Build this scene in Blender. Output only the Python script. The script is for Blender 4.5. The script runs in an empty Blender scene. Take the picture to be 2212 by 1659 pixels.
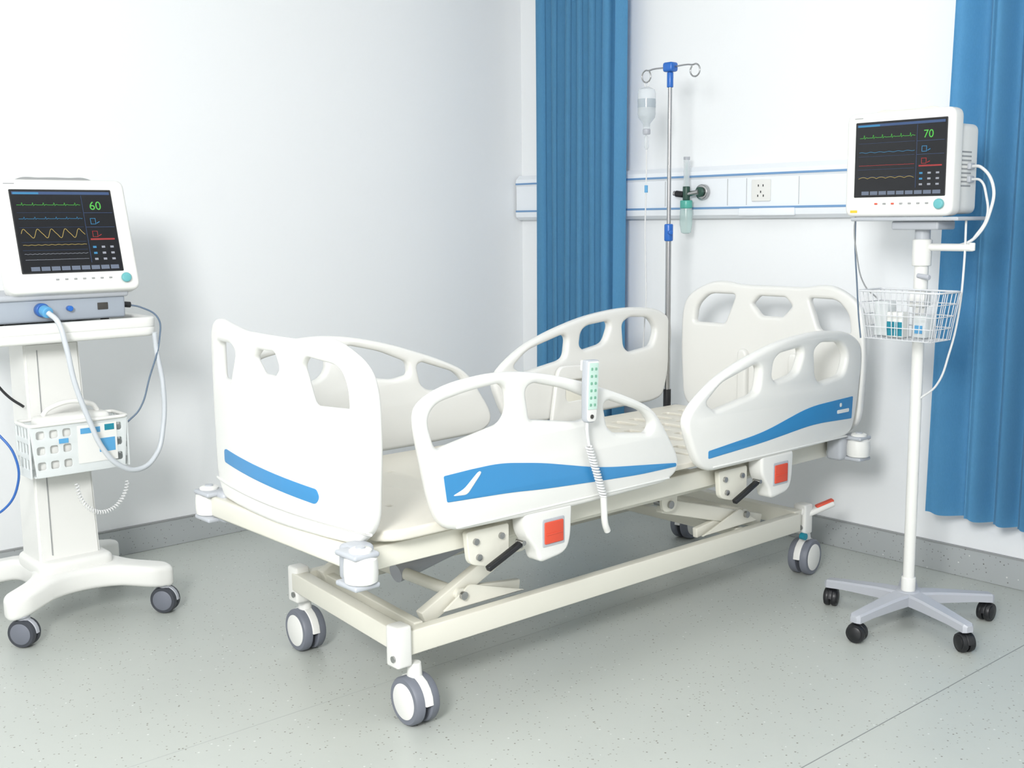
import bpy, bmesh, math, random
from mathutils import Matrix, Vector
random.seed(4)
sc=bpy.context.scene
COL=bpy.context.collection
# ---------------------------------------------------------------- materials
def srgb(c):
    return tuple(((x/255)/12.92 if x/255<=.04045 else ((x/255+.055)/1.055)**2.4) for x in c)+(1,)
def mat(name,c,rough=.4,metal=0,emit=0,alpha=1,trans=0,var=.0,bump=0,scale=40,coat=0):
    m=bpy.data.materials.new(name); m.use_nodes=True; nt=m.node_tree; b=nt.nodes["Principled BSDF"]
    col=srgb(c); b.inputs["Base Color"].default_value=col if not emit else (0.01,0.01,0.01,1)
    b.inputs["Roughness"].default_value=rough; b.inputs["Metallic"].default_value=metal
    b.inputs["Alpha"].default_value=alpha; b.inputs["Transmission Weight"].default_value=trans
    b.inputs["Coat Weight"].default_value=coat
    if emit: b.inputs["Emission Color"].default_value=col; b.inputs["Emission Strength"].default_value=emit
    if var or bump:
        tc=nt.nodes.new("ShaderNodeTexCoord"); n=nt.nodes.new("ShaderNodeTexNoise"); n.inputs["Scale"].default_value=scale; n.inputs["Detail"].default_value=4
        nt.links.new(tc.outputs["Object"],n.inputs["Vector"])
        if var:
            mx=nt.nodes.new("ShaderNodeMix"); mx.data_type="RGBA"
            mx.inputs[6].default_value=tuple(x*(1-var) for x in col[:3])+(1,); mx.inputs[7].default_value=tuple(min(1,x*(1+var)) for x in col[:3])+(1,)
            nt.links.new(n.outputs["Fac"],mx.inputs[0]); nt.links.new(mx.outputs[2],b.inputs["Base Color"])
        if bump:
            bp=nt.nodes.new("ShaderNodeBump"); bp.inputs["Strength"].default_value=bump; bp.inputs["Distance"].default_value=.002
            nt.links.new(n.outputs["Fac"],bp.inputs["Height"]); nt.links.new(bp.outputs[0],b.inputs["Normal"])
    return m
WHITE=mat("white_plastic",(226,226,222),.32,var=.01,scale=8)
WHITE2=mat("device_white",(226,226,222),.38,var=.01,scale=8)
CREAM=mat("cream_metal",(222,220,208),.35,var=.01,scale=8)
CREAM2=mat("cream_panel",(222,218,206),.4,var=.015,scale=8)
BLUE=mat("blue_strip",(56,134,188),.35)
GREYB=mat("grey_bumper",(176,180,186),.35)
GREYT=mat("grey_tire",(112,116,126),.5)
DARKT=mat("dark_tire",(62,65,72),.5)
BLACK=mat("black_rubber",(26,27,30),.4)
DARK=mat("dark_hole",(60,58,54),.6)
RED=mat("red_button",(212,78,54),.4)
TEAL=mat("teal_plastic",(100,172,176),.35)
CHROME=mat("brushed_steel",(176,176,176),.22,1)
IVBLUE=mat("iv_blue_plastic",(34,100,184),.3)
STANDG=mat("stand_grey",(176,179,186),.4)
MODG=mat("module_grey",(156,164,174),.4)
SCREEN=mat("screen_glass",(8,9,16),.15)
WALLM=mat("wall_paint",(239,241,242),.6,var=.006,bump=.03,scale=60)
CEILM=mat("ceiling_paint",(245,245,245),.8)
RAILM=mat("rail_enamel",(234,238,242),.35)
RAILB=mat("rail_blue_line",(112,152,194),.4)
PLAST=mat("clear_plastic",(226,232,235),.12,alpha=.45)
BASKP=mat("basket_plastic",(228,233,233),.25,alpha=.75)
LIQ=mat("clear_liquid",(190,202,210),.1,alpha=.45)
GREENP=mat("green_plastic",(84,172,158),.3)
GREENT=mat("green_clear",(196,222,218),.15,alpha=.5)
DKGREEN=mat("dark_green_valve",(38,74,62),.35)
TUBEM=mat("hose_grey",(196,201,206),.4)
CABW=mat("cable_white",(214,215,215),.4)
CABD=mat("cable_slate",(92,110,130),.4)
CABB=mat("cable_blue",(44,96,170),.35)
KEYP=mat("keypad_mint",(194,220,209),.4)
KEYG=mat("key_green",(120,172,148),.5)
LBLUE=mat("label_blue",(88,158,204),.4)
LTEAL=mat("label_teal",(30,130,150),.4)
SLOT=mat("slot_grey",(150,152,152),.5)
def em(n,c,s=1.0): return mat(n,c,.5,emit=s)
EG,EY,EC,ER,EW,EB=em("lcd_green",(80,200,70)),em("lcd_yellow",(200,175,90)),em("lcd_cyan",(50,140,190)),em("lcd_red",(175,40,40)),em("lcd_white",(160,165,175)),em("lcd_bar",(50,82,130))
EGREY=em("lcd_greybar",(110,122,142)); ELAB=mat("warning_yellow",(235,190,50),.5)

def curtain_mat():
    m=mat("curtain_fabric",(58,142,200),.75); nt=m.node_tree; b=nt.nodes["Principled BSDF"]
    tc=nt.nodes.new("ShaderNodeTexCoord"); w=nt.nodes.new("ShaderNodeTexNoise"); w.inputs["Scale"].default_value=350
    mp=nt.nodes.new("ShaderNodeMapping"); mp.inputs["Scale"].default_value=(1,1,.25)
    nt.links.new(tc.outputs["Object"],mp.inputs[0]); nt.links.new(mp.outputs[0],w.inputs["Vector"])
    mx=nt.nodes.new("ShaderNodeMix"); mx.data_type="RGBA"; mx.inputs[6].default_value=srgb((98,170,214)); mx.inputs[7].default_value=srgb((114,184,226))
    nt.links.new(w.outputs["Fac"],mx.inputs[0]); nt.links.new(mx.outputs[2],b.inputs["Base Color"])
    b.inputs["Sheen Weight"].default_value=.2
    return m
CURT=curtain_mat()
def speckle(name,base,base2,dark,rough):
    m=bpy.data.materials.new(name); m.use_nodes=True; nt=m.node_tree; b=nt.nodes["Principled BSDF"]; L=nt.links.new; N=nt.nodes.new
    tc=N("ShaderNodeTexCoord")
    n=N("ShaderNodeTexNoise"); n.inputs["Scale"].default_value=1.5; n.inputs["Detail"].default_value=8; n.inputs["Roughness"].default_value=.7; L(tc.outputs["Object"],n.inputs["Vector"])
    mx=N("ShaderNodeMix"); mx.data_type="RGBA"; mx.inputs[6].default_value=srgb(base); mx.inputs[7].default_value=srgb(base2); L(n.outputs["Fac"],mx.inputs[0])
    prev=mx.outputs[2]
    for sc_,thr,colr,rs in ((36,.10,dark,.80),(60,.15,dark,.86),(48,.14,(212,215,211),.88),(85,.22,tuple((a+c)//2 for a,c in zip(base,dark)),.78)):
        v=N("ShaderNodeTexVoronoi"); v.inputs["Scale"].default_value=sc_; L(tc.outputs["Object"],v.inputs["Vector"])
        lt=N("ShaderNodeMath"); lt.operation="LESS_THAN"; lt.inputs[1].default_value=thr; L(v.outputs["Distance"],lt.inputs[0])
        sp=N("ShaderNodeSeparateColor"); L(v.outputs["Color"],sp.inputs[0])
        gt=N("ShaderNodeMath"); gt.operation="GREATER_THAN"; gt.inputs[1].default_value=rs; L(sp.outputs[0],gt.inputs[0])
        mu=N("ShaderNodeMath"); mu.operation="MULTIPLY"; L(lt.outputs[0],mu.inputs[0]); L(gt.outputs[0],mu.inputs[1])
        m2=N("ShaderNodeMix"); m2.data_type="RGBA"; L(mu.outputs[0],m2.inputs[0]); L(prev,m2.inputs[6]); m2.inputs[7].default_value=srgb(colr); prev=m2.outputs[2]
    L(prev,b.inputs["Base Color"]); b.inputs["Roughness"].default_value=rough
    return m
FLOORM=speckle("speckled_vinyl",(178,183,178),(190,194,188),(118,115,105),.36)
BASEM=speckle("speckled_baseboard",(162,167,168),(176,180,181),(106,106,102),.4)
SEAM=mat("floor_seam",(138,142,140),.6); SEAM2=mat("floor_seam_faint",(170,175,172),.5)

# ---------------------------------------------------------------- builders
M=Matrix.Identity(4)
def setM(m=None):
    global M
    M=m if m is not None else Matrix.Identity(4)
def empty(name,loc=(0,0,0)):
    e=bpy.data.objects.new(name,None); e.location=loc; e.empty_display_size=.1; COL.objects.link(e); return e
def fin(name,bm,material,parent,smooth=40):
    me=bpy.data.meshes.new(name)
    bmesh.ops.recalc_face_normals(bm,faces=bm.faces)
    bmesh.ops.transform(bm,matrix=M,verts=bm.verts)
    bm.to_mesh(me); bm.free()
    me.materials.append(material)
    if smooth:
        me.polygons.foreach_set("use_smooth",[True]*len(me.polygons)); me.set_sharp_from_angle(angle=math.radians(smooth))
    o=bpy.data.objects.new(name,me); COL.objects.link(o)
    if parent: 
        o.parent=parent; o.matrix_parent_inverse=Matrix.Translation(-parent.location)
    return o
def box(name,c,s,material,parent=None,bev=.004,rot=None,seg=3):
    bm=bmesh.new(); bmesh.ops.create_cube(bm,size=1)
    bmesh.ops.scale(bm,vec=s,verts=bm.verts)
    if bev: bmesh.ops.bevel(bm,geom=bm.edges[:],offset=min(bev,min(s)*.45),segments=seg,affect="EDGES",profile=.5)
    mt=Matrix.Translation(c)
    if rot is not None: mt=mt@rot
    bmesh.ops.transform(bm,matrix=mt,verts=bm.verts)
    return fin(name,bm,material,parent)
def bx(name,a,b,material,parent=None,bev=.004):
    return box(name,[(a[i]+b[i])/2 for i in range(3)],[abs(a[i]-b[i]) for i in range(3)],material,parent,bev)
def align(d):
    return Vector(d).normalized().to_track_quat("Z","X").to_matrix().to_4x4()
def cyl(name,p1,p2,r,material,parent=None,r2=None,bev=.0,seg=32):
    p1=Vector(p1);p2=Vector(p2);d=p2-p1
    bm=bmesh.new(); bmesh.ops.create_cone(bm,cap_ends=True,segments=seg,radius1=r,radius2=r if r2 is None else r2,depth=d.length)
    if bev:
        es=[e for e in bm.edges if abs(e.verts[0].co.z-e.verts[1].co.z)<1e-6]
        bmesh.ops.bevel(bm,geom=es,offset=bev,segments=3,affect="EDGES",profile=.5)
    bmesh.ops.transform(bm,matrix=Matrix.Translation((p1+p2)/2)@align(d),verts=bm.verts)
    return fin(name,bm,material,parent)
def lathe(name,prof,c,material,parent=None,axis=(0,0,1),seg=32):
    bm=bmesh.new(); rings=[]
    for r,z in prof:
        rings.append([bm.verts.new((max(r,1e-4)*math.cos(2*math.pi*i/seg),max(r,1e-4)*math.sin(2*math.pi*i/seg),z)) for i in range(seg)])
    for a,b in zip(rings,rings[1:]):
        for i in range(seg): bm.faces.new((a[i],a[(i+1)%seg],b[(i+1)%seg],b[i]))
    bm.faces.new(rings[0]); bm.faces.new(rings[-1])
    bmesh.ops.transform(bm,matrix=Matrix.Translation(c)@align(axis),verts=bm.verts)
    return fin(name,bm,material,parent)
def beam(name,p1,p2,w,h,material,parent=None,bev=.004,up=(0,0,1)):
    p1=Vector(p1);p2=Vector(p2);d=(p2-p1); y=d.normalized(); x=y.cross(Vector(up)).normalized(); z=x.cross(y)
    rot=Matrix((x,y,z)).transposed().to_4x4()
    return box(name,(p1+p2)/2,(w,d.length,h),material,parent,bev,rot)
def rp(pts,r=.02,n=6):
    out=[];N=len(pts)
    for i in range(N):
        q=pts[i]; rr=q[2] if len(q)>2 else r
        p=Vector(q[:2]);a=Vector(pts[i-1][:2]);b=Vector(pts[(i+1)%N][:2])
        d1=a-p;d2=b-p; t1=min(rr,d1.length*.48);t2=min(rr,d2.length*.48)
        s=p+d1.normalized()*t1; e=p+d2.normalized()*t2
        for k in range(n+1):
            t=k/n; out.append((1-t)**2*s+2*t*(1-t)*p+t*t*e)
    return out
PL={"x":Matrix(((0,0,1,0),(1,0,0,0),(0,1,0,0),(0,0,0,1))),"y":Matrix(((1,0,0,0),(0,0,-1,0),(0,1,0,0),(0,0,0,1))),"z":Matrix.Identity(4)}
def curve_bm(cu):
    o=bpy.data.objects.new("tmp",cu); COL.objects.link(o)
    dg=bpy.context.evaluated_depsgraph_get(); me=bpy.data.meshes.new_from_object(o.evaluated_get(dg))
    bm=bmesh.new(); bm.from_mesh(me); bpy.data.objects.remove(o); bpy.data.curves.remove(cu); bpy.data.meshes.remove(me)
    return bm
def plate(name,outer,holes,plane,pos,th,bev,material,parent=None,r=.02,bend=None,rotm=None):
    cu=bpy.data.curves.new("tmp","CURVE"); cu.dimensions="2D"; cu.fill_mode="BOTH"
    for pts in [outer]+list(holes):
        q=rp(pts,r) if r else [Vector(p[:2]) for p in pts]
        s=cu.splines.new("POLY"); s.points.add(len(q)-1)
        for i,p in enumerate(q): s.points[i].co=(p[0],p[1],0,1)
        s.use_cyclic_u=True
    cu.extrude=max(th/2-bev,0); cu.bevel_depth=bev; cu.bevel_resolution=3; cu.offset=-bev
    bm=curve_bm(cu)
    bmesh.ops.remove_doubles(bm,verts=bm.verts,dist=2e-5)
    if bend:
        lo,hi,cuts,f=bend
        for k in range(1,cuts):
            x=lo+(hi-lo)*k/cuts
            bmesh.ops.bisect_plane(bm,geom=bm.verts[:]+bm.edges[:]+bm.faces[:],plane_co=(x,0,0),plane_no=(1,0,0))
        for v in bm.verts: v.co.z+=f(v.co.x,v.co.y)
    m=Matrix.Translation(pos)@(rotm if rotm is not None else PL[plane])
    bmesh.ops.transform(bm,matrix=m,verts=bm.verts)
    return fin(name,bm,material,parent,smooth=35)
def tube(name,pts,r,material,parent=None,smooth=True,cyclic=False,res=10):
    cu=bpy.data.curves.new("tmp","CURVE"); cu.dimensions="3D"; cu.bevel_depth=r; cu.bevel_resolution=3; cu.use_fill_caps=True; cu.resolution_u=res
    if smooth:
        s=cu.splines.new("BEZIER"); s.bezier_points.add(len(pts)-1)
        for b,p in zip(s.bezier_points,pts): b.co=p; b.handle_left_type=b.handle_right_type="AUTO"
    else:
        s=cu.splines.new("POLY"); s.points.add(len(pts)-1)
        for b,p in zip(s.points,pts): b.co=(*p,1)
    s.use_cyclic_u=cyclic
    return fin(name,curve_bm(cu),material,parent,smooth=60)
def wires(name,lines,r,material,parent=None):
    cu=bpy.data.curves.new("tmp","CURVE"); cu.dimensions="3D"; cu.bevel_depth=r; cu.bevel_resolution=2; cu.use_fill_caps=True
    for pts,cyc in lines:
        s=cu.splines.new("POLY"); s.points.add(len(pts)-1)
        for b,p in zip(s.points,pts): b.co=(*p,1)
        s.use_cyclic_u=cyc
    return fin(name,curve_bm(cu),material,parent,smooth=60)
def text(name,s,size,mt,material,parent=None,thick=.0002):
    cu=bpy.data.curves.new("tmp","FONT"); cu.body=s; cu.size=size; cu.extrude=thick; cu.align_x="LEFT"
    bm=curve_bm(cu); bmesh.ops.transform(bm,matrix=mt,verts=bm.verts)
    return fin(name,bm,material,parent,smooth=0)
def rrect(x0,y0,x1,y1): return [(x0,y0),(x1,y0),(x1,y1),(x0,y1)]
def mir(pts,cx=0):
    return [(2*cx-p[0],)+tuple(p[1:]) for p in reversed(pts)]

# ---------------------------------------------------------------- room
bx("floor",(-.1,-7,-.1),(7,.1,0),FLOORM,bev=0)
bx("wall_left",(-.1,-7,0),(0,.1,2.8),WALLM,bev=0)
bx("wall_head",(0,0,0),(7,.1,2.8),WALLM,bev=0)
bx("ceiling",(-.1,-7,2.8),(7,.1,2.9),CEILM,bev=0)
bx("baseboard_left",(0,-7,0),(.012,0,.11),BASEM,bev=.003)
bx("baseboard_head",(.012,-.012,0),(7,0,.11),BASEM,bev=.003)
bx("trim_1",(0,-7,.11),(.014,0,.115),SLOT,bev=0)
bx("trim_2",(.014,-.014,.11),(7,0,.115),SLOT,bev=0)
bx("trim_3",(2.945,-7,-.001),(2.948,-.02,.0006),SEAM,bev=0)
bx("trim_4",(1.81,-7,-.001),(1.812,-.02,.0004),SEAM2,bev=0)

# ---------------------------------------------------------------- medical wall rail
rail=empty("medical_wall_rail",(1.5,-.03,1.46))
prof=[(0,1.345),(.03,1.345),(.052,1.36),(.056,1.385),(.050,1.395),(.050,1.515),(.056,1.525),(.052,1.55),(.03,1.57),(0,1.57)]
def extr(name,prof,x0,x1,material,parent):
    bm=bmesh.new(); a=[bm.verts.new((x0,-p[0],p[1])) for p in prof]; b=[bm.verts.new((x1,-p[0],p[1])) for p in prof]
    n=len(prof)
    for i in range(n): bm.faces.new((a[i],a[(i+1)%n],b[(i+1)%n],b[i]))
    bm.faces.new(a); bm.faces.new(b)
    return fin(name,bm,material,parent,smooth=30)
extr("channel",prof,.012,3.6,RAILM,rail)
for z in (1.390,1.528): bx("blue_line",(.013,-.0575,z-.0045),(3.6,-.05,z+.0045),RAILB,rail,bev=.001)
for x in (1.02,1.37,1.47,1.73,2.1,2.9): bx("panel_seam",(x,-.0508,1.40),(x+.002,-.049,1.512),SLOT,rail,bev=0)
bx("lower_cover",(1.44,-.066,1.355),(1.72,-.05,1.387),RAILM,rail,bev=.005)
plate("socket_plate",rrect(1.50,1.415,1.595,1.505),[],"y",(0,-.053,0),.008,.002,WHITE,rail,r=.006)
for dx,dz in ((-.012,.02),(.012,.02),(0,-.006),(-.014,-.022),(.014,-.022)):
    bx("socket_hole",(1.548+dx-.002,-.0585,1.46+dz-.005),(1.548+dx+.002,-.056,1.46+dz+.004),BLACK,rail,bev=0)

# ---------------------------------------------------------------- oxygen flowmeter
ox=empty("oxygen_flowmeter",(1.19,-.1,1.44))
cyl("outlet_ring",(1.245,-.05,1.46),(1.245,-.075,1.46),.033,CHROME,ox,bev=.004)
cyl("outlet_core",(1.245,-.075,1.46),(1.245,-.09,1.46),.022,DKGREEN,ox,bev=.004)
cyl("connector",(1.245,-.09,1.46),(1.185,-.1,1.45),.011,CHROME,ox)
cyl("valve_body",(1.185,-.1,1.425),(1.185,-.1,1.485),.016,DKGREEN,ox,bev=.003)
cyl("valve_knob",(1.17,-.1,1.45),(1.13,-.105,1.455),.014,BLACK,ox,bev=.003)
cyl("knob_cap",(1.13,-.105,1.455),(1.12,-.106,1.457),.011,CHROME,ox)
cyl("flow_tube",(1.185,-.1,1.485),(1.185,-.1,1.60),.013,PLAST,ox)
cyl("flow_core",(1.185,-.1,1.485),(1.185,-.1,1.59),.005,GREENT,ox)
cyl("flow_cap",(1.185,-.1,1.60),(1.185,-.1,1.612),.014,STANDG,ox)
cyl("bottle_cap",(1.185,-.1,1.39),(1.185,-.1,1.425),.027,GREENP,ox,bev=.004)
lathe("humidifier_bottle",[(.026,0),(.028,-.02),(.028,-.07),(.022,-.105),(.012,-.11)],(1.185,-.1,1.39),GREENT,ox)
cyl("dip_tube",(1.185,-.1,1.39),(1.185,-.1,1.29),.004,WHITE,ox)

# ---------------------------------------------------------------- curtains
def curtain(name,x0,x1,y,z0,z1,fn):
    bm=bmesh.new(); nu=int((x1-x0)/.003); nv=26; g=[]
    for j in range(nv+1):
        t=j/nv; row=[]
        for i in range(nu+1):
            s=i/nu; dx,dy,dz=fn(s,t,x0+(x1-x0)*s); row.append(bm.verts.new((x0+(x1-x0)*s+dx,y+dy,z0+(z1-z0)*t+dz*(1-t))))
        g.append(row)
    for j in range(nv):
        for i in range(nu): bm.faces.new((g[j][i],g[j][i+1],g[j+1][i+1],g[j+1][i]))
    bmesh.ops.solidify(bm,geom=bm.faces[:],thickness=.002)
    return fin(name,bm,CURT,None,smooth=60)
def cl(s,t,x):
    ph=[0,.14,.22,.29,.37,.43,.51,.57,.65,.72,.80,.88,1.0]
    k=0
    while k<len(ph)-2 and s>ph[k+1]: k+=1
    q=(s-ph[k])/(ph[k+1]-ph[k])
    a=(.052,.07,.05,.075,.045,.07,.055,.07,.05,.07,.055,.05)[k]
    w=abs(math.sin(math.pi*q))**.6
    return (.010*math.sin(2*math.pi*q)*(1 if k%2 else -1)+.006*math.sin(3*t+k), -a*w*(1-.15*t)+.035, 0)
curtain("blue_curtain",.235,.818,-.125,.25,2.72,cl)
def cr(s,t,x):
    q=x/.105+.35*math.sin(x*9)+.15*t
    w=math.sin(2*math.pi*q)
    a=.040*(1.15-.35*t)
    return (.014*math.cos(2*math.pi*q)-.02*(1-t)*(1-s)*1.0+.025*t*(1-s), -a*w-.014*math.sin(4*math.pi*q+1), .010*math.sin(2*math.pi*q+.5))
curtain("blue_curtain.001",2.42,3.35,-.15,.265,2.72,cr)
tr=empty("curtain_track",(1.8,-.13,2.74))
bx("track",(.05,-.145,2.725),(3.6,-.115,2.75),STANDG,tr)
for x in (.4,1.8,3.2): bx("bracket",(x,-.14,2.75),(x+.02,-.12,2.8),STANDG,tr,bev=.001)

# ---------------------------------------------------------------- casters
def caster(pre,x,y,ang,parent,r=.0625,w=.026,gap=.012,tire=GREYT,disc=WHITE,hood=WHITE,ztop=.17,stem=.012,ddisc=.74,off=.0):
    a=math.radians(ang); ax=Vector((math.cos(a),math.sin(a),0)); fw=Vector((-math.sin(a),math.cos(a),0))
    c=Vector((x,y,r))
    for s in (-1,1):
        b=c+ax*s*(gap/2)
        lathe(pre+"_tire",[(r*.55,0),(r*.93,0),(r,.004),(r,w-.006),(r*.93,w),(r*.7,w)],b,tire,parent,axis=ax*s,seg=48)
        lathe(pre+"_disc",[(r*ddisc,w-.004),(r*ddisc,w+.001),(r*ddisc*.9,w+.003),(0,w+.004)],b,disc,parent,axis=ax*s,seg=48)
    cyl(pre+"_axle",c-ax*(gap/2+w),c+ax*(gap/2+w),r*.15,hood,parent)
    top=c+fw*off
    pts=[(r*1.06*math.cos(t),r*1.06*math.sin(t)) for t in [math.pi*(1-k/10) for k in range(0,11)]]+[(r*.3,-r*.2),(-r*.3,-r*.2)]
    rot=Matrix((fw,Vector((0,0,1)),ax)).transposed().to_4x4()
    plate(pre+"_hood",pts,[],"x",c,gap+.010,.003,hood,parent,r=0,rotm=rot)
    cyl(pre+"_swivel",(top.x,top.y,r*1.75),(top.x,top.y,ztop),stem*1.9,hood,parent,r2=stem*1.5,bev=.002)

# ---------------------------------------------------------------- hospital bed
bed=empty("hospital_bed",(1.81,-1.43,0))
beam("base_rail_near",(2.07,-2.30,.225),(2.07,-.50,.225),.035,.068,CREAM,bed)
beam("base_rail_far",(1.43,-2.25,.225),(1.43,-.48,.225),.035,.068,CREAM,bed)
beam("base_cross_foot",(1.425,-2.245,.235),(2.09,-2.315,.235),.045,.06,CREAM,bed)
beam("base_cross_inner",(1.45,-2.175,.245),(2.05,-2.24,.245),.03,.035,CREAM,bed)
beam("base_cross_head",(1.42,-.48,.235),(2.07,-.49,.235),.045,.06,CREAM,bed)
beam("base_cross_mid",(1.43,-.80,.235),(2.06,-.80,.235),.03,.035,CREAM,bed)
posts=((2.075,-2.325),(1.428,-2.243),(2.055,-.44),(1.41,-.40))
for n,(x,y) in enumerate(posts):
    box("corner_post_%d"%n,(x,y,.225),(.055,.05,.115),WHITE,bed,bev=.008)
    cyl("post_bolt_%d"%n,(x+.01,y-.024,.195),(x+.01,y-.03,.195),.009,CHROME,bed)
caster("caster_1",2.085,-2.283,88,bed,r=.067,w=.03,gap=.016)
caster("caster_2",1.412,-2.215,88,bed,r=.067,w=.03,gap=.016)
caster("caster_3",2.040,-.400,8,bed,r=.068,w=.03,gap=.016)
caster("caster_4",1.41,-.345,8,bed,r=.068,w=.03,gap=.016)
beam("brake_arm",(2.055,-.47,.26),(2.06,-.41,.24),.04,.03,WHITE,bed,bev=.008)
beam("brake_pedal",(2.055,-.44,.235),(2.125,-.345,.282),.04,.022,WHITE,bed,bev=.009)
beam("brake_red",(2.085,-.402,.268),(2.124,-.349,.293),.026,.010,RED,bed,bev=.004)
cyl("brake_green_cap",(2.07,-.47,.165),(2.09,-.47,.165),.013,LTEAL,bed)
for x,nm in ((2.13,"near"),(1.49,"far")):
    beam("frame_rail_"+nm,(x,-2.46,.505),(x,-.44,.505),.04,.06,CREAM,bed)
beam("frame_cross_foot",(1.42,-2.50,.52),(2.19,-2.50,.52),.05,.06,CREAM,bed,bev=.008)
beam("frame_cross_head",(1.42,-.40,.52),(2.22,-.40,.52),.05,.055,CREAM,bed,bev=.008)
for y in (-2.05,-1.55,-1.1,-.8): beam("frame_cross",(1.5,y,.49),(2.12,y,.49),.04,.04,CREAM,bed)
for n,(x,y,sx,sy) in enumerate(((2.235,-2.545,1,-1),(1.375,-2.505,-1,-1),(2.255,-.40,1,1),(1.375,-.385,-1,1))):
    bx("bumper_bracket_%d"%n,(x-sx*.095,y-sy*.03-.036,.472),(x-sx*.03,y-sy*.03+.036,.566),GREYB,bed,bev=.014)
    for z in (.480,.556): box("bumper_arm_%d"%n,(x-sx*.015,y,z),(.09,.074,.014),GREYB,bed,bev=.006)
    lathe("bumper_roller_%d"%n,[(.030,-.034),(.040,-.028),(.042,-.01),(.042,.01),(.040,.028),(.030,.034)],(x,y,.518),WHITE,bed)
    lathe("bumper_cap_%d"%n,[(.028,0),(.028,.006),(.022,.010)],(x,y,.562),WHITE,bed)
    cyl("bumper_bolt_%d"%n,(x,y,.571),(x,y,.576),.012,GREYB,bed)
def link(yb,yt,s):
    for x in (2.01,1.50):
        beam("lift_arm",(x,yb,.25),(x,yt,.40),.03,.05,CREAM,bed,bev=.004)
        plate("hinge_plate",[(yt-.045,.49),(yt+.045,.49),(yt+.035,.385,.03),(yt-.035,.385,.03)],[],"x",(x+.035,0,0),.014,.003,CREAM,bed,r=.03)
        cyl("hinge_pin",(x-.02,yt,.41),(x+.05,yt,.41),.013,CHROME,bed)
        beam("torque_arm",(x,yb+.10*s,.30),(x,yb+.36*s,.27),.02,.035,CREAM,bed)
        plate("gusset",[(yb+.05*s,.265),(yb+.36*s,.262),(yb+.15*s,.325)],[],"x",(x+.03,0,0),.008,.002,CREAM,bed,r=.01)
    cyl("torque_tube",(1.46,yb+.12*s,.30),(2.04,yb+.12*s,.30),.018,CREAM,bed)
    cyl("link_bolt",(2.045,yb+.12*s,.30),(2.055,yb+.12*s,.30),.012,CHROME,bed)
link(-2.20,-1.87,1)
link(-.66,-1.20,-1)
cyl("actuator_body",(1.75,-2.1,.30),(1.75,-1.6,.40),.03,STANDG,bed)
cyl("actuator_rod",(1.75,-1.6,.40),(1.75,-1.3,.46),.014,CHROME,bed)
bx("motor_box",(1.70,-1.5,.40),(1.86,-1.25,.47),GREYB,bed,bev=.01)
for x in (2.06,1.52): beam("mid_link",(x,-1.95,.455),(x,-.75,.455),.02,.035,CREAM,bed)
def slots(x0,x1,y0,y1,nx,ny,w,h):
    out=[]
    for i in range(nx):
        for j in range(ny):
            cx=x0+(x1-x0)*(i+.5)/nx; cy=y0+(y1-y0)*(j+.5)/ny
            out.append(rrect(cx-w/2,cy-h/2,cx+w/2,cy+h/2))
    return out
plate("platform_foot",[(1.40,-2.455,.07),(2.20,-2.455,.09),(2.20,-1.75),(1.40,-1.75)],slots(1.45,2.15,-2.40,-1.9,2,2,.012,.012),"z",(0,0,.566),.03,.008,CREAM2,bed,r=.012)
plate("platform_thigh",rrect(1.42,-1.735,2.19,-1.44),slots(1.5,2.1,-1.70,-1.47,5,3,.07,.03),"z",(0,0,.575),.018,.003,CREAM2,bed,r=.010)
plate("platform_seat",rrect(1.42,-1.425,2.19,-1.19),slots(1.5,2.1,-1.40,-1.21,5,2,.07,.03),"z",(0,0,.575),.018,.003,CREAM2,bed,r=.010)
plate("platform_back",rrect(1.42,-1.175,2.19,-.43),slots(1.5,2.12,-1.15,-.48,4,7,.11,.042),"z",(0,0,.577),.018,.003,CREAM2,bed,r=.012)
for x in (1.66,1.96): beam("platform_stringer",(x,-1.72,.545),(x,-.46,.545),.03,.03,CREAM,bed)
CX=1.812
def board(nm,y,sgn,hw,top,bul,wins,left=None):
    half=[(0,.548),(hw-.07,.552),(hw-.012,.60,.05),(hw,.80),(hw-.002,top-.13,.06),(hw-.03,top-.06,.07),(hw-.13,top-.008,.06),(hw-.20,top-.002,.03),(hw-.28,top-.016,.03)]
    lh=list(half) if left is None else half[:4]+left
    outer=half+[( -p[0],)+tuple(p[1:]) for p in reversed(lh[1:])]
    f=lambda x,yy: bul*(1-(x/.41)**2)*(-sgn)
    b=(-.42,.42,24,f)
    plate(nm,outer,wins,"y",(CX,y,0),.036,.014,WHITE,bed,r=.018,bend=b)
    return b
fw=[[(.14,.985,.012),(.165,1.012,.02),(.295,.998,.03),(.325,.955,.03),(.33,.892,.012),(.18,.887,.02)],
    [(-.350,1.012,.02),(-.235,1.014,.02),(-.20,.993,.012),(-.245,.905,.02),(-.347,.905,.012)],
    [(-.10,.985,.012),(-.065,1.012,.012),(.03,1.012,.012),(.052,.972,.012),(.025,.947,.012),(-.055,.947,.012)]]
hs=[(.17,1.045,.02),(.30,1.045,.03),(.355,.995,.03),(.365,.925,.015),(.22,.925,.02)]
hw_=[hs,mir(hs),[(-.095,1.01,.012),(-.062,1.043,.012),(.062,1.043,.012),(.095,1.01,.012),(.05,.965,.012),(-.05,.965,.012)]]
bb=board("footboard",-2.475,-1,.412,1.068,.045,fw,[(.412,1.0,.03),(.400,1.050,.03),(.36,1.078,.04),(.30,1.072,.04),(.16,1.055,.03)])
board("headboard",-.345,1,.428,1.10,.03,hw_)
plate("footboard_stripe",[(-.315,.665,.01),(.20,.635,.012),(.215,.655,.01),(.205,.675,.01),(-.30,.705,.01),(-.315,.70,.01)],[],"y",(CX,-2.4935,0),.002,.0005,BLUE,bed,r=.01,bend=bb)
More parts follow.
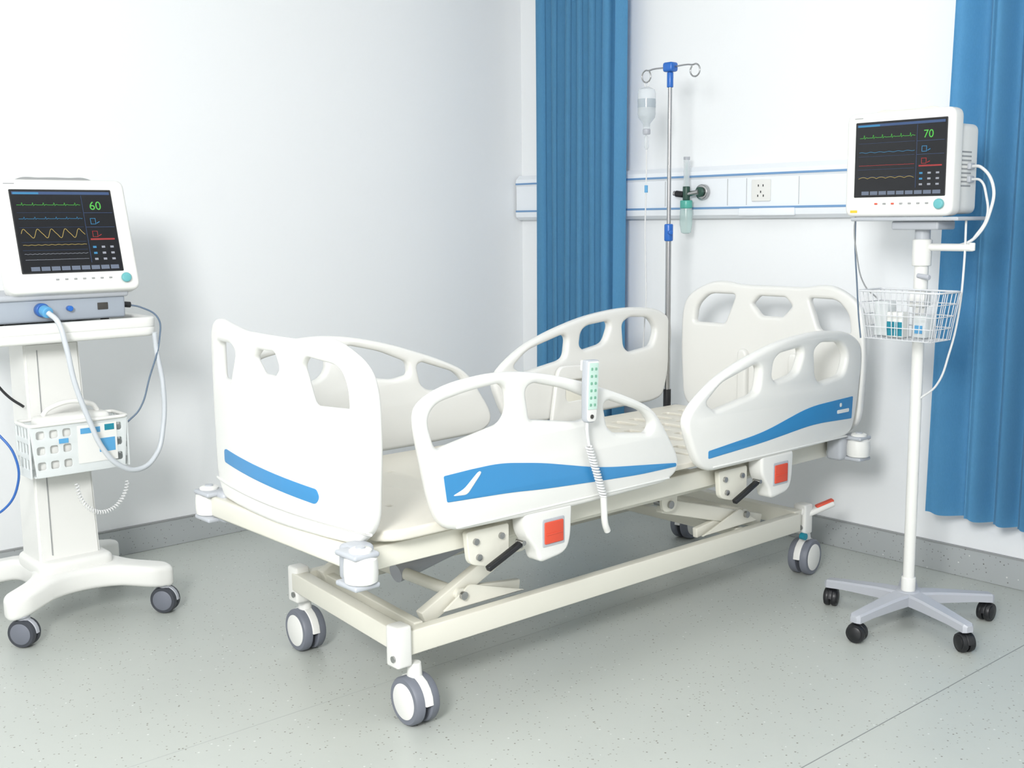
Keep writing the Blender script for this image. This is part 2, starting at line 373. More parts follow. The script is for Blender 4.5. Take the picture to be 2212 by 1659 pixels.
plate("footboard_ridge",[(-.40,.60),(.40,.585),(.40,.592),(-.40,.607)],[],"y",(CX,-2.493,0),.006,.002,WHITE,bed,r=.002,bend=bb)
for x in (-.12,.12):
    plate("headboard_post",[(x-.022,.58),(x+.022,.58),(x+.022,.83,.03),(x-.022,.83,.03)],[],"y",(CX,-.345,0),.03,.010,WHITE,bed,r=.01)
A_out=[(-2.325,.64,.05),(-2.372,.86,.05),(-2.352,.905,.05),(-2.26,.94,.06),(-2.11,.955,.06),(-1.98,.945,.08),(-1.82,.91,.08),(-1.62,.845,.08),(-1.49,.79,.06),(-1.435,.72,.05),(-1.372,.625,.04),(-1.376,.58,.03),(-1.43,.553,.03),(-1.80,.545,.1),(-2.24,.555,.03),(-2.295,.575,.04)]
A_w=[[(-2.335,.86,.03),(-2.305,.895,.03),(-2.20,.915,.04),(-2.09,.925,.02),(-2.065,.905,.02),(-2.06,.845,.02),(-2.085,.815,.02),(-2.30,.775,.015),(-2.315,.79,.01)],
     [(-2.005,.90,.02),(-1.975,.915,.02),(-1.85,.885,.03),(-1.74,.84,.02),(-1.735,.795,.015),(-1.80,.785,.02),(-1.99,.815,.015)],
     [(-1.705,.825,.015),(-1.68,.835,.015),(-1.53,.785,.03),(-1.49,.74,.02),(-1.51,.715,.015),(-1.66,.735,.02),(-1.69,.76,.015)]]
B_out=[(-1.30,.62,.04),(-1.345,.72,.05),(-1.315,.77,.06),(-1.20,.845,.08),(-1.05,.895,.08),(-.86,.94,.1),(-.64,.96,.1),(-.46,.945,.05),(-.375,.905,.05),(-.358,.84,.05),(-.385,.66,.05),(-.415,.575,.03),(-.48,.56,.03),(-.85,.553,.1),(-1.22,.553,.03),(-1.27,.575,.03)]
B_w=[[(-1.245,.775,.015),(-1.17,.83,.03),(-.99,.875,.02),(-.965,.86,.02),(-.975,.79,.02),(-1.00,.775,.02),(-1.20,.745,.015)],
     [(-.905,.825,.015),(-.895,.88,.02),(-.86,.90,.02),(-.745,.91,.02),(-.73,.89,.02),(-.755,.835,.02),(-.78,.82,.02),(-.88,.805,.015)],
     [(-.655,.80,.02),(-.665,.895,.02),(-.62,.918,.02),(-.50,.91,.03),(-.455,.86,.03),(-.48,.79,.03),(-.62,.775,.02)]]
A_st=[(-2.29,.708),(-2.20,.712),(-2.10,.714,.05),(-1.95,.692,.05),(-1.72,.643,.08),(-1.39,.608),(-1.39,.597),(-1.55,.597,.05),(-1.72,.605,.06),(-1.95,.618,.06),(-2.06,.628,.05),(-2.28,.638)]
B_st=[(-1.235,.622),(-.95,.645,.08),(-.69,.70,.08),(-.42,.708),(-.425,.628),(-.66,.636,.08),(-.95,.611,.08),(-1.235,.597)]
def shift(pts,dy,dz): return [(p[0]+dy,p[1]+dz)+tuple(p[2:]) for p in pts]
TH=.038
def siderail(nm,out,ws,x,dy,dz):
    plate(nm,shift(out,dy,dz),[shift(w,dy,dz) for w in ws],"x",(x,0,0),TH,.014,WHITE,bed,r=.02)
siderail("siderail_near_foot",A_out,A_w,2.218,0,0)
siderail("siderail_near_head",B_out,B_w,2.218,0,0)
siderail("siderail_far_foot",A_out,A_w,1.345,-.01,.035)
siderail("siderail_far_head",B_out,B_w,1.345,-.03,.04)
plate("stripe_foot",A_st,[],"x",(2.2375,0,0),.002,.0005,BLUE,bed,r=.005)
plate("stripe_head",B_st,[],"x",(2.2375,0,0),.002,.0005,BLUE,bed,r=.005)
plate("stripe_mark_foot",[(-2.265,.652),(-2.215,.648),(-2.165,.70),(-2.175,.705),(-2.225,.665)],[],"x",(2.2392,0,0),.001,.0002,WHITE,bed,r=.012)
plate("stripe_mark_head",rrect(-.52,.655,-.445,.668),[],"x",(2.2392,0,0),.001,.0002,WHITE,bed,r=.005)
plate("stripe_mark_head_dot",rrect(-.505,.678,-.492,.692),[],"x",(2.2392,0,0),.001,.0002,WHITE,bed,r=.006)
for nm,y0,y1 in (("foot",-2.25,-1.42),("head",-1.21,-.45)):
    bx("rail_lip_"+nm,(2.205,y0,.563),(2.240,y1,.569),WHITE,bed,bev=.003)
def latch(y0,xo=2.205):
    h=[(y0,.56),(y0,.50,.03),(y0+.045,.445,.04),(y0+.055,.408,.02),(y0+.155,.42,.03),(y0+.175,.46,.03),(y0+.18,.56)]
    plate("latch_housing",h,[],"x",(xo,0,0),.06,.01,WHITE,bed,r=.015)
    plate("latch_recess",rrect(y0+.062,.452,y0+.145,.53),[],"x",(xo+.031,0,0),.003,.001,GREYB,bed,r=.006)
    plate("latch_red",rrect(y0+.068,.46,y0+.138,.522),[],"x",(xo+.034,0,0),.005,.002,RED,bed,r=.004)
    bx("latch_red_ridge",(xo+.036,y0+.072,.485),(xo+.0385,y0+.134,.489),RED,bed,bev=.001)
    plate("latch_bracket",[(y0-.17,.53),(y0-.16,.44,.02),(y0-.09,.42,.02),(y0-.02,.45),(y0-.02,.53)],[],"x",(xo-.025,0,0),.02,.003,CREAM,bed,r=.01)
    for yy,zz in ((y0-.14,.50),(y0-.05,.50),(y0-.13,.455)): cyl("latch_bolt",(xo-.02,yy,zz),(xo-.008,yy,zz),.009,CHROME,bed)
    beam("release_handle",(xo+.01,y0-.12,.425),(xo+.015,y0-.005,.475),.018,.016,BLACK,bed,bev=.004)
    cyl("release_pin",(xo,y0-.005,.478),(xo+.03,y0-.005,.478),.007,CHROME,bed)
    beam("rail_arm",(xo-.02,y0+.05,.50),(xo-.01,y0+.05,.62),.012,.05,CREAM,bed,up=(0,1,0))
latch(-2.01); latch(-.95)
for y in (-2.24,-.98):
    bx("far_support",(1.365,y-.07,.56),(1.385,y+.09,.72),CREAM,bed,bev=.01)
    plate("far_bracket",[(y-.13,.57),(y+.13,.57),(y+.11,.79,.04),(y-.09,.80,.04)],[rrect(y-.05,.66,y+.06,.74)],"x",(1.378,0,0),.02,.007,WHITE,bed,r=.02)
    cyl("far_bolt",(1.385,y+.09,.75),(1.394,y+.09,.75),.008,CHROME,bed)

# remote handset
rem=empty("bed_remote",(2.25,-1.8,.88))
setM(Matrix.Translation((2.262,-1.79,.875))@Matrix.Rotation(math.radians(-3),4,'X'))
plate("handset",[(-.020,-.088,.015),(.020,-.088,.015),(.025,.0,.03),(.025,.088,.006),(-.025,.088,.006),(-.025,0,.03)],[],"x",(0,0,0),.022,.006,GREYB,rem,r=.01)
plate("handset_face",[(-.017,-.084,.012),(.017,-.084,.012),(.022,.0,.03),(.022,.084,.005),(-.022,.084,.005),(-.022,0,.03)],[],"x",(.0108,0,0),.002,.0005,WHITE,rem,r=.008)
plate("keypad",rrect(-.018,-.05,.018,.08),[],"x",(.0125,0,0),.002,.0005,KEYP,rem,r=.004)
for j in range(6):
    for i in (-1,1):
        plate("key",rrect(i*.008-.004,-.036+j*.02-.005,i*.008+.004,-.036+j*.02+.003),[],"x",(.014,0,0),.0015,.0003,KEYG,rem,r=.003)
cyl("handset_button",(.011,0,-.07),(.014,0,-.07),.006,DARK,rem)
box("hook",(-.018,0,.07),(.02,.03,.03),WHITE,rem,bev=.004)
setM()
tube("cord",[(2.262,-1.80,.79),(2.262,-1.80,.76),(2.26,-1.79,.72)],.005,CABW,rem)
co=[]
for k in range(18*10):
    t=k/179; a=2*math.pi*18*t
    co.append((2.258+.009*math.cos(a),-1.79+.06*t+.009*math.sin(a),.72-.155*t))
tube("coil",co,.0032,CABW,rem,smooth=False)
tube("cord_end",[(2.258,-1.73,.565),(2.255,-1.725,.53),(2.25,-1.715,.48),(2.245,-1.70,.455)],.010,WHITE,rem)

# ---------------------------------------------------------------- IV pole
ivx,ivy=1.355,-.412
iv=empty("iv_pole",(ivx,ivy,.55))
cyl("socket",(ivx,ivy,.55),(ivx,ivy,.64),.016,BLACK,iv)
cyl("lower_tube",(ivx,ivy,.56),(ivx,ivy,1.28),.0115,CHROME,iv)
cyl("upper_tube",(ivx,ivy,1.28),(ivx,ivy,1.93),.0085,CHROME,iv)
cyl("collar",(ivx,ivy,1.255),(ivx,ivy,1.325),.018,IVBLUE,iv,bev=.005)
cyl("collar_knob",(ivx,ivy,1.29),(ivx+.03,ivy-.02,1.29),.009,IVBLUE,iv,bev=.003)
cyl("top_sleeve",(ivx,ivy,1.87),(ivx,ivy,1.93),.013,IVBLUE,iv,bev=.003)
box("top_hub",(ivx,ivy,1.95),(.05,.045,.038),IVBLUE,iv,bev=.01)
for s in (-1,1):
    pts=[(ivx+s*.02,ivy,1.95),(ivx+s*.09,ivy,1.951),(ivx+s*.115,ivy,1.948)]
    for k in range(0,8):
        a=math.pi*.42-k*math.pi*.24
        pts.append((ivx+s*(.128+.024*math.cos(a)),ivy,1.926+.024*math.sin(a)))
    tube("hook",pts,.0032,CHROME,iv)
bx_=ivx-.125
dr=empty("drip_bottle",(0,0,0)); dr.parent=iv; dr.matrix_parent_inverse=Matrix.Translation(-iv.location)
lathe("bottle",[(.008,.0),(.013,.004),(.015,.03),(.034,.055),(.037,.07),(.037,.150),(.033,.168),(.012,.178),(.006,.18)],(bx_,ivy,1.705),PLAST,dr)
lathe("liquid",[(.012,.02),(.013,.032),(.032,.057),(.0345,.07),(.0345,.128)],(bx_,ivy,1.705),LIQ,dr)
lathe("stopper",[(.014,0),(.016,.004),(.016,.02),(.012,.024)],(bx_,ivy,1.692),STANDG,dr)
cyl("bottle_label",(bx_,ivy,1.80),(bx_,ivy,1.835),.0376,LIQ,dr)
tube("hanger",[(bx_,ivy,1.88),(bx_-.012,ivy,1.895),(bx_,ivy,1.905),(bx_+.012,ivy,1.895),(bx_,ivy,1.88)],.002,WHITE,dr)
lathe("drip_chamber",[(.004,0),(.009,.01),(.009,.05),(.005,.058)],(bx_,ivy,1.63),PLAST,dr)
tube("line",[(bx_,ivy,1.69),(bx_,ivy,1.5),(bx_-.004,ivy,1.3),(bx_+.004,ivy-.005,1.15),(bx_+.012,ivy-.01,1.0),(bx_+.004,ivy-.01,.90),(bx_-.002,ivy-.01,.80)],.0028,CABW,dr)
cyl("line_clamp",(bx_,ivy,1.455),(bx_,ivy,1.485),.007,LBLUE,dr)

# ---------------------------------------------------------------- patient monitor (front face at local y=0, facing -y)
def monitor(name,w,h,d,scr,num,big,M0,loc):
    e=empty(name,loc); setM(M0)
    plate("bezel",[(-w/2,0,.03),(w/2,0,.03),(w/2+.0,h,.03),(-w/2,h,.03)],[],"y",(0,.03,0),.06,.012,WHITE2,e,r=.03)
    plate("rear_housing",[(-w/2+.02,.006),(w/2-.012,.006),(w/2-.012,h-.045),(-w/2+.02,h-.045)],[],"y",(0,.03+d/2,0),d,.012,WHITE2,e,r=.025)
    hh=.012 if big else .001
    tube("carry_handle",[(-w*.32,.05,h-.012),(-w*.28,.05,h+hh*.5),(-w*.1,.05,h+hh),(w*.1,.05,h+hh),(w*.28,.05,h+hh*.5),(w*.32,.05,h-.012)],.008 if big else .005,SLOT if big else CREAM,e)
    sx0,sx1,sz0,sz1=scr
    plate("screen_frame",rrect(sx0-.004,sz0-.004,sx1+.004,sz1+.004),[],"y",(0,-.0005,0),.003,.001,BLACK,e,r=.004)
    bx("screen",(sx0,-.0028,sz0),(sx1,-.001,sz1),SCREEN,e,bev=0)
    W=sx1-sx0;H=sz1-sz0; Y=-.0034
    def px(u,v): return (sx0+u*W,Y,sz0+v*H)
    bx("top_bar",(sx0+.01*W,Y,sz1-.05*H),(sx0+.99*W,Y+.0005,sz1-.015*H),EB,e,bev=0)
    bx("top_tag",(sx0+.02*W,Y-.0003,sz1-.048*H),(sx0+.27*W,Y,sz1-.024*H),EC,e,bev=0)
    for k in range(9): bx("bottom_key",(sx0+(.08+.10*k)*W,Y,sz0+.015*H),(sx0+(.165+.10*k)*W,Y+.0005,sz0+.065*H),EGREY,e,bev=0)
    bx("divider",(sx0+.69*W,Y,sz0+.1*H),(sx0+.693*W,Y+.0005,sz1-.06*H),EB,e,bev=0)
    def wave(nm,v,fn,m,r=.0006):
        wires(nm,[([px(.04+.63*i/150,v+fn(i/150)) for i in range(151)],False)],r,m,e)
    ecg=lambda n,a:(lambda t: a*math.exp(-(((t*n)%1-.5)/.025)**2)-a*.2*math.exp(-(((t*n)%1-.56)/.03)**2)+a*.12*math.exp(-(((t*n)%1-.75)/.07)**2))
    if big:
        wave("wave_ecg",.82,ecg(6,.05),EG); wave("wave_ecg_2",.65,ecg(6,.04),EC)
        wave("wave_resp",.47,lambda t:.05*math.sin(2*math.pi*4.6*t)+.012*math.sin(4*math.pi*4.6*t),EY,.0008)
        wave("wave_flat",.33,lambda t:.003*math.sin(60*t),EY); wave("wave_dots",.22,lambda t:.003*math.sin(90*t),EW,.0005); wave("wave_dots_2",.15,lambda t:.006*ecg(8,1)(t),EW,.0005)
    else:
        wave("wave_ecg",.80,ecg(6,.07),EG); wave("wave_spo2",.60,lambda t:.005*math.sin(2*math.pi*6*t),EC); wave("wave_red",.42,lambda t:.006*ecg(9,1)(t),ER)
        wave("wave_resp",.24,lambda t:.018*abs(math.sin(math.pi*6*t)),EY)
    for v in (.74,.56,.38,.28): wires("axis_line",[([px(.03,v-.015),px(.67,v-.015)],False)],.0003,EB,e)
    RX=Matrix.Rotation(math.pi/2,4,'X')
    def tx(nm,s,u,v,size,m): text(nm,s,size*H,Matrix.Translation((sx0+u*W,Y,sz0+v*H))@RX,m,e)
    tx("value_hr",num,.76,.76,.15,EG)
    def seg(nm,cu,cv,m):
        wires(nm,[([px(cu,cv),px(cu+.05,cv),px(cu+.05,cv+.07),px(cu,cv+.07)],True),([px(cu+.06,cv+.01),px(cu+.09,cv+.03)],False)],.0011,m,e)
    seg("value_spo2",.75,.58,EC); seg("value_nibp",.75,.42,ER)
    bx("alarm_band",(sx0+.72*W,Y,sz0+.38*H),(sx0+.97*W,Y+.0005,sz0+.40*H),ER,e,bev=0)
    for k in range(3):
        for q in range(3):
            bx("value_small",(sx0+(.73+.09*q)*W,Y,sz0+(.13+.075*k)*H),(sx0+(.765+.09*q)*W,Y+.0005,sz0+(.155+.075*k)*H),(EC,EW,EW)[q] if k else EW,e,bev=0)
    for v in (.54,.72): bx("grid_line",(sx0+.69*W,Y,sz0+v*H),(sx0+.99*W,Y+.0005,sz0+(v+.004)*H),EB,e,bev=0)
    for k in range(7):
        box("button",(sx0+(.32+.09*k)*W if big else sx0+(.25+.095*k)*W,-.002,sz0-.025),(.010,.003,.005),SLOT if big else (RED if k in(0,2) else SLOT),e,bev=.001)
    kx=sx1+.006 if big else sx1-.012
    cyl("knob",(kx,-.001,sz0-.028),(kx,-.014,sz0-.028),.016,TEAL,e,bev=.004)
    plate("brand_plate",rrect(-w*.42,h-.018,-w*.34,h-.0155),[],"y",(0,-.0005,0),.0015,.0003,SLOT,e,r=.001)
    for k in range(9):
        bx("side_vent",(w/2-.0125,.075,.09+.013*k),(w/2-.0115,d*.9,.095+.013*k),SLOT,e,bev=0)
    setM(); return e
mr=monitor("patient_monitor",.372,.330,.150,(-.147,.160,.066,.296),"70",False,Matrix.Translation((2.533,-.685,1.347)),(2.533,-.685,1.347))
bx("warning_label",(2.37,-.687,1.36),(2.395,-.6855,1.368),ELAB,mr,bev=0)
for z in (1.50,1.46):
    box("side_port",(2.712,-.56,z),(.012,.03,.02),GREYB,mr,bev=.003)
tube("sensor_cable",[(2.715,-.56,1.50),(2.75,-.57,1.495),(2.79,-.57,1.44),(2.79,-.58,1.36),(2.76,-.59,1.29),(2.73,-.61,1.262),(2.66,-.62,1.255)],.005,CABW,mr)
tube("sensor_cable_2",[(2.715,-.56,1.46),(2.75,-.57,1.455),(2.775,-.58,1.41),(2.78,-.58,1.34),(2.75,-.60,1.275)],.004,CABW,mr)
tube("lead_cable",[(2.735,-.62,1.34),(2.735,-.62,1.2),(2.725,-.62,1.05),(2.70,-.62,.92),(2.66,-.62,.81),(2.61,-.62,.765)],.0035,CABW,mr)
tube("wall_cable",[(2.40,-.53,1.45),(2.32,-.50,1.475),(2.285,-.5,1.42),(2.275,-.5,1.30),(2.29,-.5,1.1),(2.30,-.5,1.0),(2.31,-.5,.93)],.0028,CABD,mr)
tube("wall_cable_2",[(2.40,-.53,1.44),(2.31,-.50,1.43),(2.275,-.5,1.35),(2.30,-.52,1.2),(2.36,-.57,1.12),(2.44,-.62,1.08)],.0025,SLOT,mr)

# rolling stand
rs=empty("monitor_roll_stand",(2.59,-.615,0))
X0,Y0=2.59,-.615
cyl("pole_lower",(X0,Y0,.10),(X0,Y0,.96),.0185,WHITE,rs)
cyl("pole_sleeve",(X0,Y0,.10),(X0,Y0,.16),.023,WHITE,rs,bev=.003)
cyl("pole_upper",(X0,Y0,.96),(X0,Y0,1.20),.022,WHITE,rs)
cyl("pole_collar",(X0,Y0,1.19),(X0,Y0,1.275),.030,WHITE,rs,bev=.004)
cyl("pole_neck",(X0,Y0,1.27),(X0,Y0,1.32),.024,GREYB,rs)
bx("head_mount",(2.51,-.67,1.305),(2.67,-.56,1.333),GREYB,rs,bev=.006)
bx("tray_plate",(2.38,-.70,1.333),(2.75,-.52,1.345),GREYB,rs,bev=.004)
cyl("lock_knob",(X0,Y0-.02,1.16),(X0+.045,Y0-.03,1.155),.008,STANDG,rs,bev=.002)
cyl("side_arm",(X0,Y0,1.25),(X0+.17,Y0,1.25),.012,WHITE,rs,bev=.003)
cyl("side_arm_tip",(X0+.165,Y0,1.24),(X0+.165,Y0,1.265),.010,WHITE,rs,bev=.003)
cyl("hub",(X0,Y0,.075),(X0,Y0,.115),.05,STANDG,rs,r2=.04,bev=.006)
for k,a in enumerate((119,186,266,338,53)):
    t=math.radians(a); d=Vector((math.cos(t),math.sin(t),0)); n=Vector((-d.y,d.x,0)); 
    bm=bmesh.new(); ring=[]
    for s,wd,zt,zb in ((.02,.036,.113,.075),(.10,.030,.110,.075),(.22,.023,.100,.072),(.285,.02,.094,.066),(.295,.012,.088,.068)):
        q=[Vector((X0,Y0,0))+d*s+n*(wd*sx)+Vector((0,0,z)) for sx,z in ((-1,zb),(-1,zt-.006),(-.75,zt),(.75,zt),(1,zt-.006),(1,zb))]
        ring.append([bm.verts.new(v) for v in q])
    for r1,r2 in zip(ring,ring[1:]):
        for i in range(6): bm.faces.new((r1[i],r1[(i+1)%6],r2[(i+1)%6],r2[i]))
    bm.faces.new(ring[0]); bm.faces.new(ring[-1])
    fin("leg_%d"%(k+1),bm,STANDG,rs,smooth=30)
    cp=Vector((X0,Y0,0))+d*.274
    caster("caster_%d"%(k+1),cp.x,cp.y,(29,20,100,60,0)[k],rs,r=.031,w=.018,gap=.006,tire=BLACK,disc=BLACK,hood=BLACK,ztop=.07,stem=.006,off=.0)
def basket(parent,x0,x1,y0,y1,z0,z1,taper,r,material,n=12,m=4,ny=5):
    L=[]
    for k in range(m+1):
        t=k/m; i=taper*(1-t); L.append(([(p[0],p[1],z0+(z1-z0)*t) for p in rp(rrect(x0+i,y0+i*.5,x1-i,y1-i*.5),.02,4)],True))
    for k in range(n+1):
        s=k/n; xt=x0+(x1-x0)*(.03+.94*s); xb=x0+taper+(x1-x0-2*taper)*(.03+.94*s)
        L.append(([(xt,y0,z1),(xb,y0+taper*.5,z0),(xb,y1-taper*.5,z0),(xt,y1,z1)],False))
    for k in range(ny+1):
        s=k/ny; yt=y0+(y1-y0)*(.05+.9*s); yb=yt*.9+(y0+y1)/2*.1
        L.append(([(x0,yt,z1),(x0+taper,yb,z0),(x1-taper,yb,z0),(x1,yt,z1)],False))
    wires("basket_wires",L,r,material,parent)
    tube("basket_rim",[(p[0],p[1],z1) for p in rp(rrect(x0,y0,x1,y1),.02,4)],r*2,material,parent,smooth=False,cyclic=True)
WIREM=mat("basket_wire",(206,208,211),.35)
basket(rs,2.47,2.745,-.79,-.645,.965,1.115,.025,.0016,WIREM)
bx("basket_clip",(2.56,-.645,1.06),(2.62,-.60,1.11),WHITE,rs)
bx("packet",(2.56,-.76,.972),(2.615,-.72,1.05),WHITE,rs,bev=.002)
bx("packet_label",(2.561,-.7615,.976),(2.587,-.7595,1.02),LTEAL,rs,bev=0)
bx("packet_label_2",(2.591,-.7615,.976),(2.614,-.7595,1.02),LTEAL,rs,bev=0)
bx("packet_2",(2.635,-.73,.972),(2.675,-.68,1.04),BASKP,rs,bev=.002)
bx("packet_2_label",(2.64,-.732,.985),(2.665,-.7295,1.01),LBLUE,rs,bev=0)
bx("packet_3",(2.505,-.74,.972),(2.55,-.69,1.08),BASKP,rs,bev=.002)

# ---------------------------------------------------------------- left cart
cart=empty("medical_cart",(.57,-2.66,0))
tips=[(.775,-2.885),(.775,-2.405),(.335,-2.42),(.335,-2.885)]
outl=[(.805,-2.93,.03),(.745,-2.93,.03),(.68,-2.79,.08),(.46,-2.79,.08),(.37,-2.93,.03),(.30,-2.93,.03),(.30,-2.86,.03),(.42,-2.73,.05),(.42,-2.60,.05),(.30,-2.45,.03),(.30,-2.38,.03),(.37,-2.38,.03),(.47,-2.52,.08),(.68,-2.52,.08),(.745,-2.365,.03),(.805,-2.365,.03),(.81,-2.44,.03),(.74,-2.60,.06),(.74,-2.72,.06),(.81,-2.87,.03)]
outl=list(reversed(outl))
def drop(x,y): 
    d=max(abs(x-.57)-.10,0)+max(abs(y+2.655)-.12,0); return -min(d,.3)*.14
plate("base",outl,[],"z",(0,0,.17),.075,.018,WHITE2,cart,r=.03,bend=(.25,.85,14,drop))
plate("base_riser",rrect(.47,-2.79,.72,-2.54),[],"z",(0,0,.205),.06,.02,WHITE2,cart,r=.04)
for k,(x,y) in enumerate(tips):
    cyl("caster_mount_%d"%k,(x,y,.10),(x,y,.145),.03,STANDG,cart,bev=.004)
    caster("caster_%d"%k,x,y+.01,(-50,-50,-30,-30)[k],cart,r=.047,w=.02,gap=.008,tire=DARKT,disc=GREYT,hood=STANDG,ztop=.12,stem=.012,off=0)
bm=bmesh.new(); v=[]
for z,x0,x1,y0,y1 in ((.20,.50,.67,-2.775,-2.57),(.965,.50,.65,-2.775,-2.595)):
    v.append([bm.verts.new(p) for p in ((x0,y0,z),(x1,y0,z),(x1,y1,z),(x0,y1,z))])
for i in range(4): bm.faces.new((v[0][i],v[0][(i+1)%4],v[1][(i+1)%4],v[1][i]))
bm.faces.new(v[0]); bm.faces.new(v[1])
bmesh.ops.bevel(bm,geom=bm.edges[:],offset=.008,segments=3,affect="EDGES")
fin("column",bm,WHITE2,cart)
bm=bmesh.new(); q=[(.6722,-2.735,.25),(.6722,-2.732,.25),(.6525,-2.732,.94),(.6525,-2.735,.94)]
vv=[bm.verts.new(p) for p in q]+[bm.verts.new((p[0]-.004,p[1],p[2])) for p in q]
bm.faces.new(vv[:4]); bm.faces.new(vv[4:])
for i in range(4): bm.faces.new((vv[i],vv[(i+1)%4],vv[4+(i+1)%4],vv[4+i]))
fin("column_seam",bm,SLOT,cart,smooth=0)
T4=[(.37,-2.93,.04),(.79,-2.93,.05),(.79,-2.37,.05),(.37,-2.37,.04)]
plate("tray",T4,[],"z",(0,0,.990),.036,.012,WHITE2,cart,r=.04)
plate("tray_rim",T4,[[(.39,-2.91,.03),(.755,-2.91,.03),(.755,-2.405,.03),(.39,-2.405,.03)]],"z",(0,0,1.018),.036,.007,WHITE2,cart,r=.04)
bx("tray_pad",(.42,-2.86,1.005),(.72,-2.46,1.024),WHITE2,cart,bev=.004)
def pbasket():
    x0,x1,y0,y1,z0,z1=.675,.80,-2.825,-2.505,.545,.715
    hol=[]
    for j in range(3):
        for i in (0,1,2,6):
            a=y0+.02+i*.042; b=z0+.025+j*.05; hol.append(rrect(a,b,a+.026,b+.026))
    F4=[(y0+.015,z0),(y1-.015,z0),(y1,z1),(y0,z1)]
    plate("bin_front",F4,hol,"x",(x1,0,0),.006,.002,BASKP,cart,r=.008)
    plate("bin_back",F4,[],"x",(x0,0,0),.006,.002,BASKP,cart,r=.012)
    for y in (y0,y1):
        hs=[rrect(x0+.012+i*.028,z0+.03+j*.05,x0+.032+i*.028,z0+.062+j*.05) for i in range(4) for j in range(3)]
        plate("bin_side",[(x0,z0),(x1,z0),(x1,z1),(x0,z1)],hs,"y",(0,y,0),.006,.002,BASKP,cart,r=.004)
    bx("bin_floor",(x0,y0+.01,z0),(x1,y1-.01,z0+.006),BASKP,cart,bev=.002)
    tube("bin_rim",[(p[0],p[1],z1) for p in rp(rrect(x0,y0,x1+.004,y1),.02,4)],.006,WHITE2,cart,smooth=False,cyclic=True)
    bx("unit",(.70,-2.79,.552),(.785,-2.55,.735),WHITE2,cart,bev=.02)
    tube("unit_handle",[(.74,-2.76,.735),(.745,-2.74,.758),(.745,-2.60,.758),(.74,-2.58,.735)],.008,WHITE2,cart)
    bx("packet_front",(.803,-2.675,.575),(.805,-2.545,.70),WHITE2,cart,bev=0)
    bx("unit_label",(.804,-2.665,.672),(.806,-2.60,.69),LBLUE,cart,bev=0)
    bx("unit_label_2",(.804,-2.585,.675),(.806,-2.553,.695),LTEAL,cart,bev=0)
    bx("unit_label_3",(.804,-2.605,.605),(.806,-2.552,.65),LBLUE,cart,bev=0)
    bx("unit_label_4",(.804,-2.735,.65),(.806,-2.705,.665),LBLUE,cart,bev=0)
pbasket()
mod=empty("respiratory_module",(.6,-2.70,1.034))
bx("module_body",(.43,-2.90,1.038),(.745,-2.465,1.112),MODG,mod,bev=.008)
bx("module_top",(.42,-2.91,1.108),(.755,-2.455,1.128),GREYB,mod,bev=.008)
for y in (-2.86,-2.52): 
    for x in (.48,.70): cyl("foot",(x,y,1.024),(x,y,1.040),.014,DARK,mod)
cyl("hose_port",(.745,-2.745,1.078),(.772,-2.745,1.078),.022,CABB,mod,bev=.004)
cyl("hose_nut",(.772,-2.745,1.078),(.80,-2.740,1.071),.018,LBLUE,mod,bev=.003)
cyl("small_port",(.745,-2.655,1.078),(.765,-2.655,1.078),.009,IVBLUE,mod,bev=.002)
bx("power_socket",(.744,-2.56,1.068),(.748,-2.525,1.091),DARK,mod,bev=.002)
cyl("rear_plug",(.70,-2.475,1.08),(.70,-2.43,1.075),.010,BLACK,mod)
tube("hose",[(.80,-2.74,1.071),(.835,-2.725,1.045),(.85,-2.71,.97),(.85,-2.69,.85),(.85,-2.65,.72),(.85,-2.61,.62),(.85,-2.56,.56),(.84,-2.49,.535),(.82,-2.42,.57),(.81,-2.385,.66),(.805,-2.375,.80),(.80,-2.39,.93),(.805,-2.395,.985)],.0085,TUBEM,mod)
tube("thin_lead",[(.70,-2.435,1.075),(.72,-2.40,1.065),(.77,-2.365,1.03),(.80,-2.375,.97),(.80,-2.42,.83),(.80,-2.46,.73),(.79,-2.50,.69)],.003,CABD,mod)
co=[]
for k in range(30*8):
    t=k/239; a=2*math.pi*30*t; th=math.pi*(1.0+.95*t)
    cy=-2.60+.085*math.cos(th); cz=.51+.11*math.sin(th)
    co.append((.80+.006*math.cos(a),cy+.006*math.sin(a)*math.cos(th),cz+.006*math.sin(a)*math.sin(th)))
tube("coiled_lead",co,.002,CABW,mod,smooth=False)
tube("blue_lead",[(.60,-2.93,.90),(.64,-2.95,.78),(.72,-2.90,.70),(.76,-2.86,.62),(.76,-2.86,.52),(.74,-2.90,.45),(.70,-2.96,.42)],.004,CABB,mod)
tube("black_lead",[(.50,-2.92,.93),(.55,-2.86,.86),(.62,-2.82,.79),(.66,-2.79,.76)],.0045,BLACK,mod)
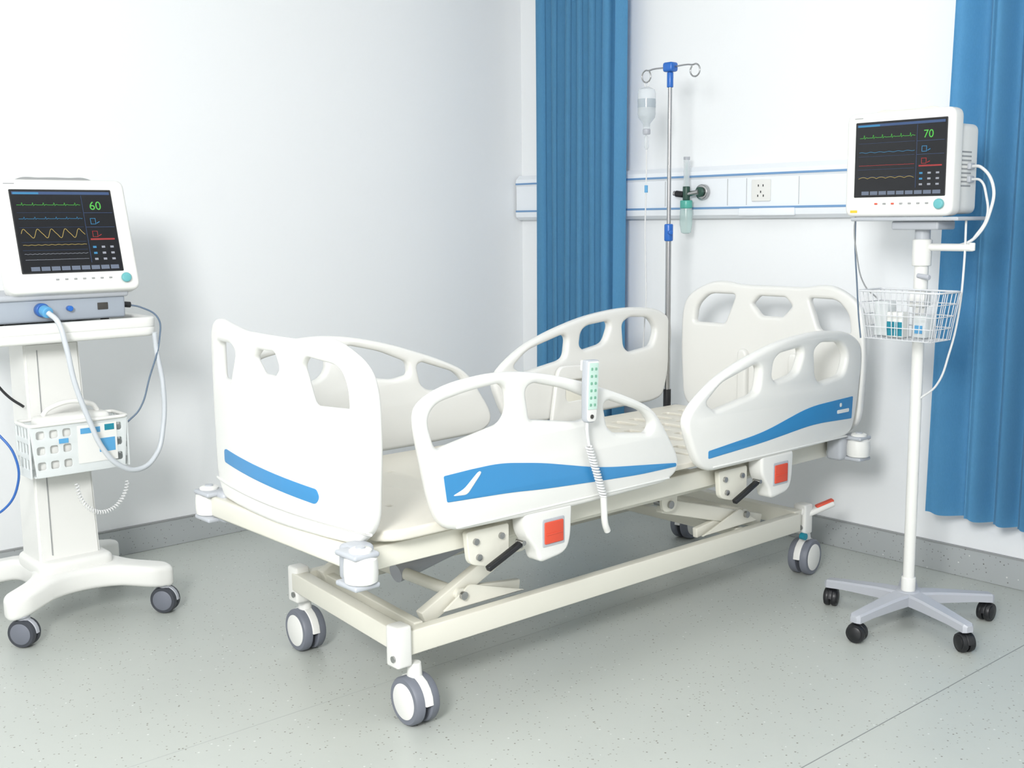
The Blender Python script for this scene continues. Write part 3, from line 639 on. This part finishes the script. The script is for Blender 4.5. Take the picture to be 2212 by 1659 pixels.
ML=Matrix.Translation((.785,-2.635,1.133))@Matrix.Rotation(math.radians(90),4,'Z')@Matrix.Rotation(math.radians(-16),4,'X')
monitor("patient_monitor.001",.425,.375,.085,(-.162,.158,.067,.335),"60",True,ML,(.785,-2.635,1.133))

# ---------------------------------------------------------------- lighting: unseen glowing ceiling panels added to brighten the room, plus key
EMW=mat("fill_panel_glow",(250,252,255),.5,emit=3.8)
for k,(x,y) in enumerate(((2.2,-1.8),(2.2,-4.6),(4.8,-1.8),(4.8,-4.6))):
    bx("added_fill_panel"+("" if k==0 else ".%03d"%k),(x-.3,y-.6,2.785),(x+.3,y+.6,2.80),EMW,bev=0)
def area(name,loc,tgt,size,power,col=(1,1,1)):
    l=bpy.data.lights.new(name,"AREA"); l.size=size; l.energy=power; l.color=col
    o=bpy.data.objects.new(name,l); o.location=loc; o.rotation_euler=(Vector(tgt)-Vector(loc)).to_track_quat("-Z","Y").to_euler(); COL.objects.link(o)
area("key_softbox",(4.3,-5.1,2.35),(1.4,-1.2,.8),.8,152,(1,.995,.985))
w=bpy.data.worlds.new("world"); sc.world=w; w.use_nodes=True
w.node_tree.nodes["Background"].inputs[0].default_value=(.965,.98,1,1); w.node_tree.nodes["Background"].inputs[1].default_value=.95

# ---------------------------------------------------------------- camera
f=2467.8; yaw=math.radians(48.586); pit=math.radians(8.203); roll=math.radians(-.55)
fh=Vector((-math.sin(yaw),math.cos(yaw),0)); r_=Vector((math.cos(yaw),math.sin(yaw),0)); z_=Vector((0,0,1))
F=fh*math.cos(pit)-z_*math.sin(pit); U=fh*math.sin(pit)+z_*math.cos(pit)
r2=r_*math.cos(roll)+U*math.sin(roll); U2=-r_*math.sin(roll)+U*math.cos(roll)
cd=bpy.data.cameras.new("camera"); cd.sensor_width=36; cd.lens=f/2212*36; cd.clip_start=.05
cam=bpy.data.objects.new("camera",cd); COL.objects.link(cam)
cam.matrix_world=Matrix.Translation((4.4741,-4.0291,1.35))@Matrix((r2,U2,-F)).transposed().to_4x4()
sc.camera=cam
sc.view_settings.view_transform="Standard"; sc.view_settings.look="None"
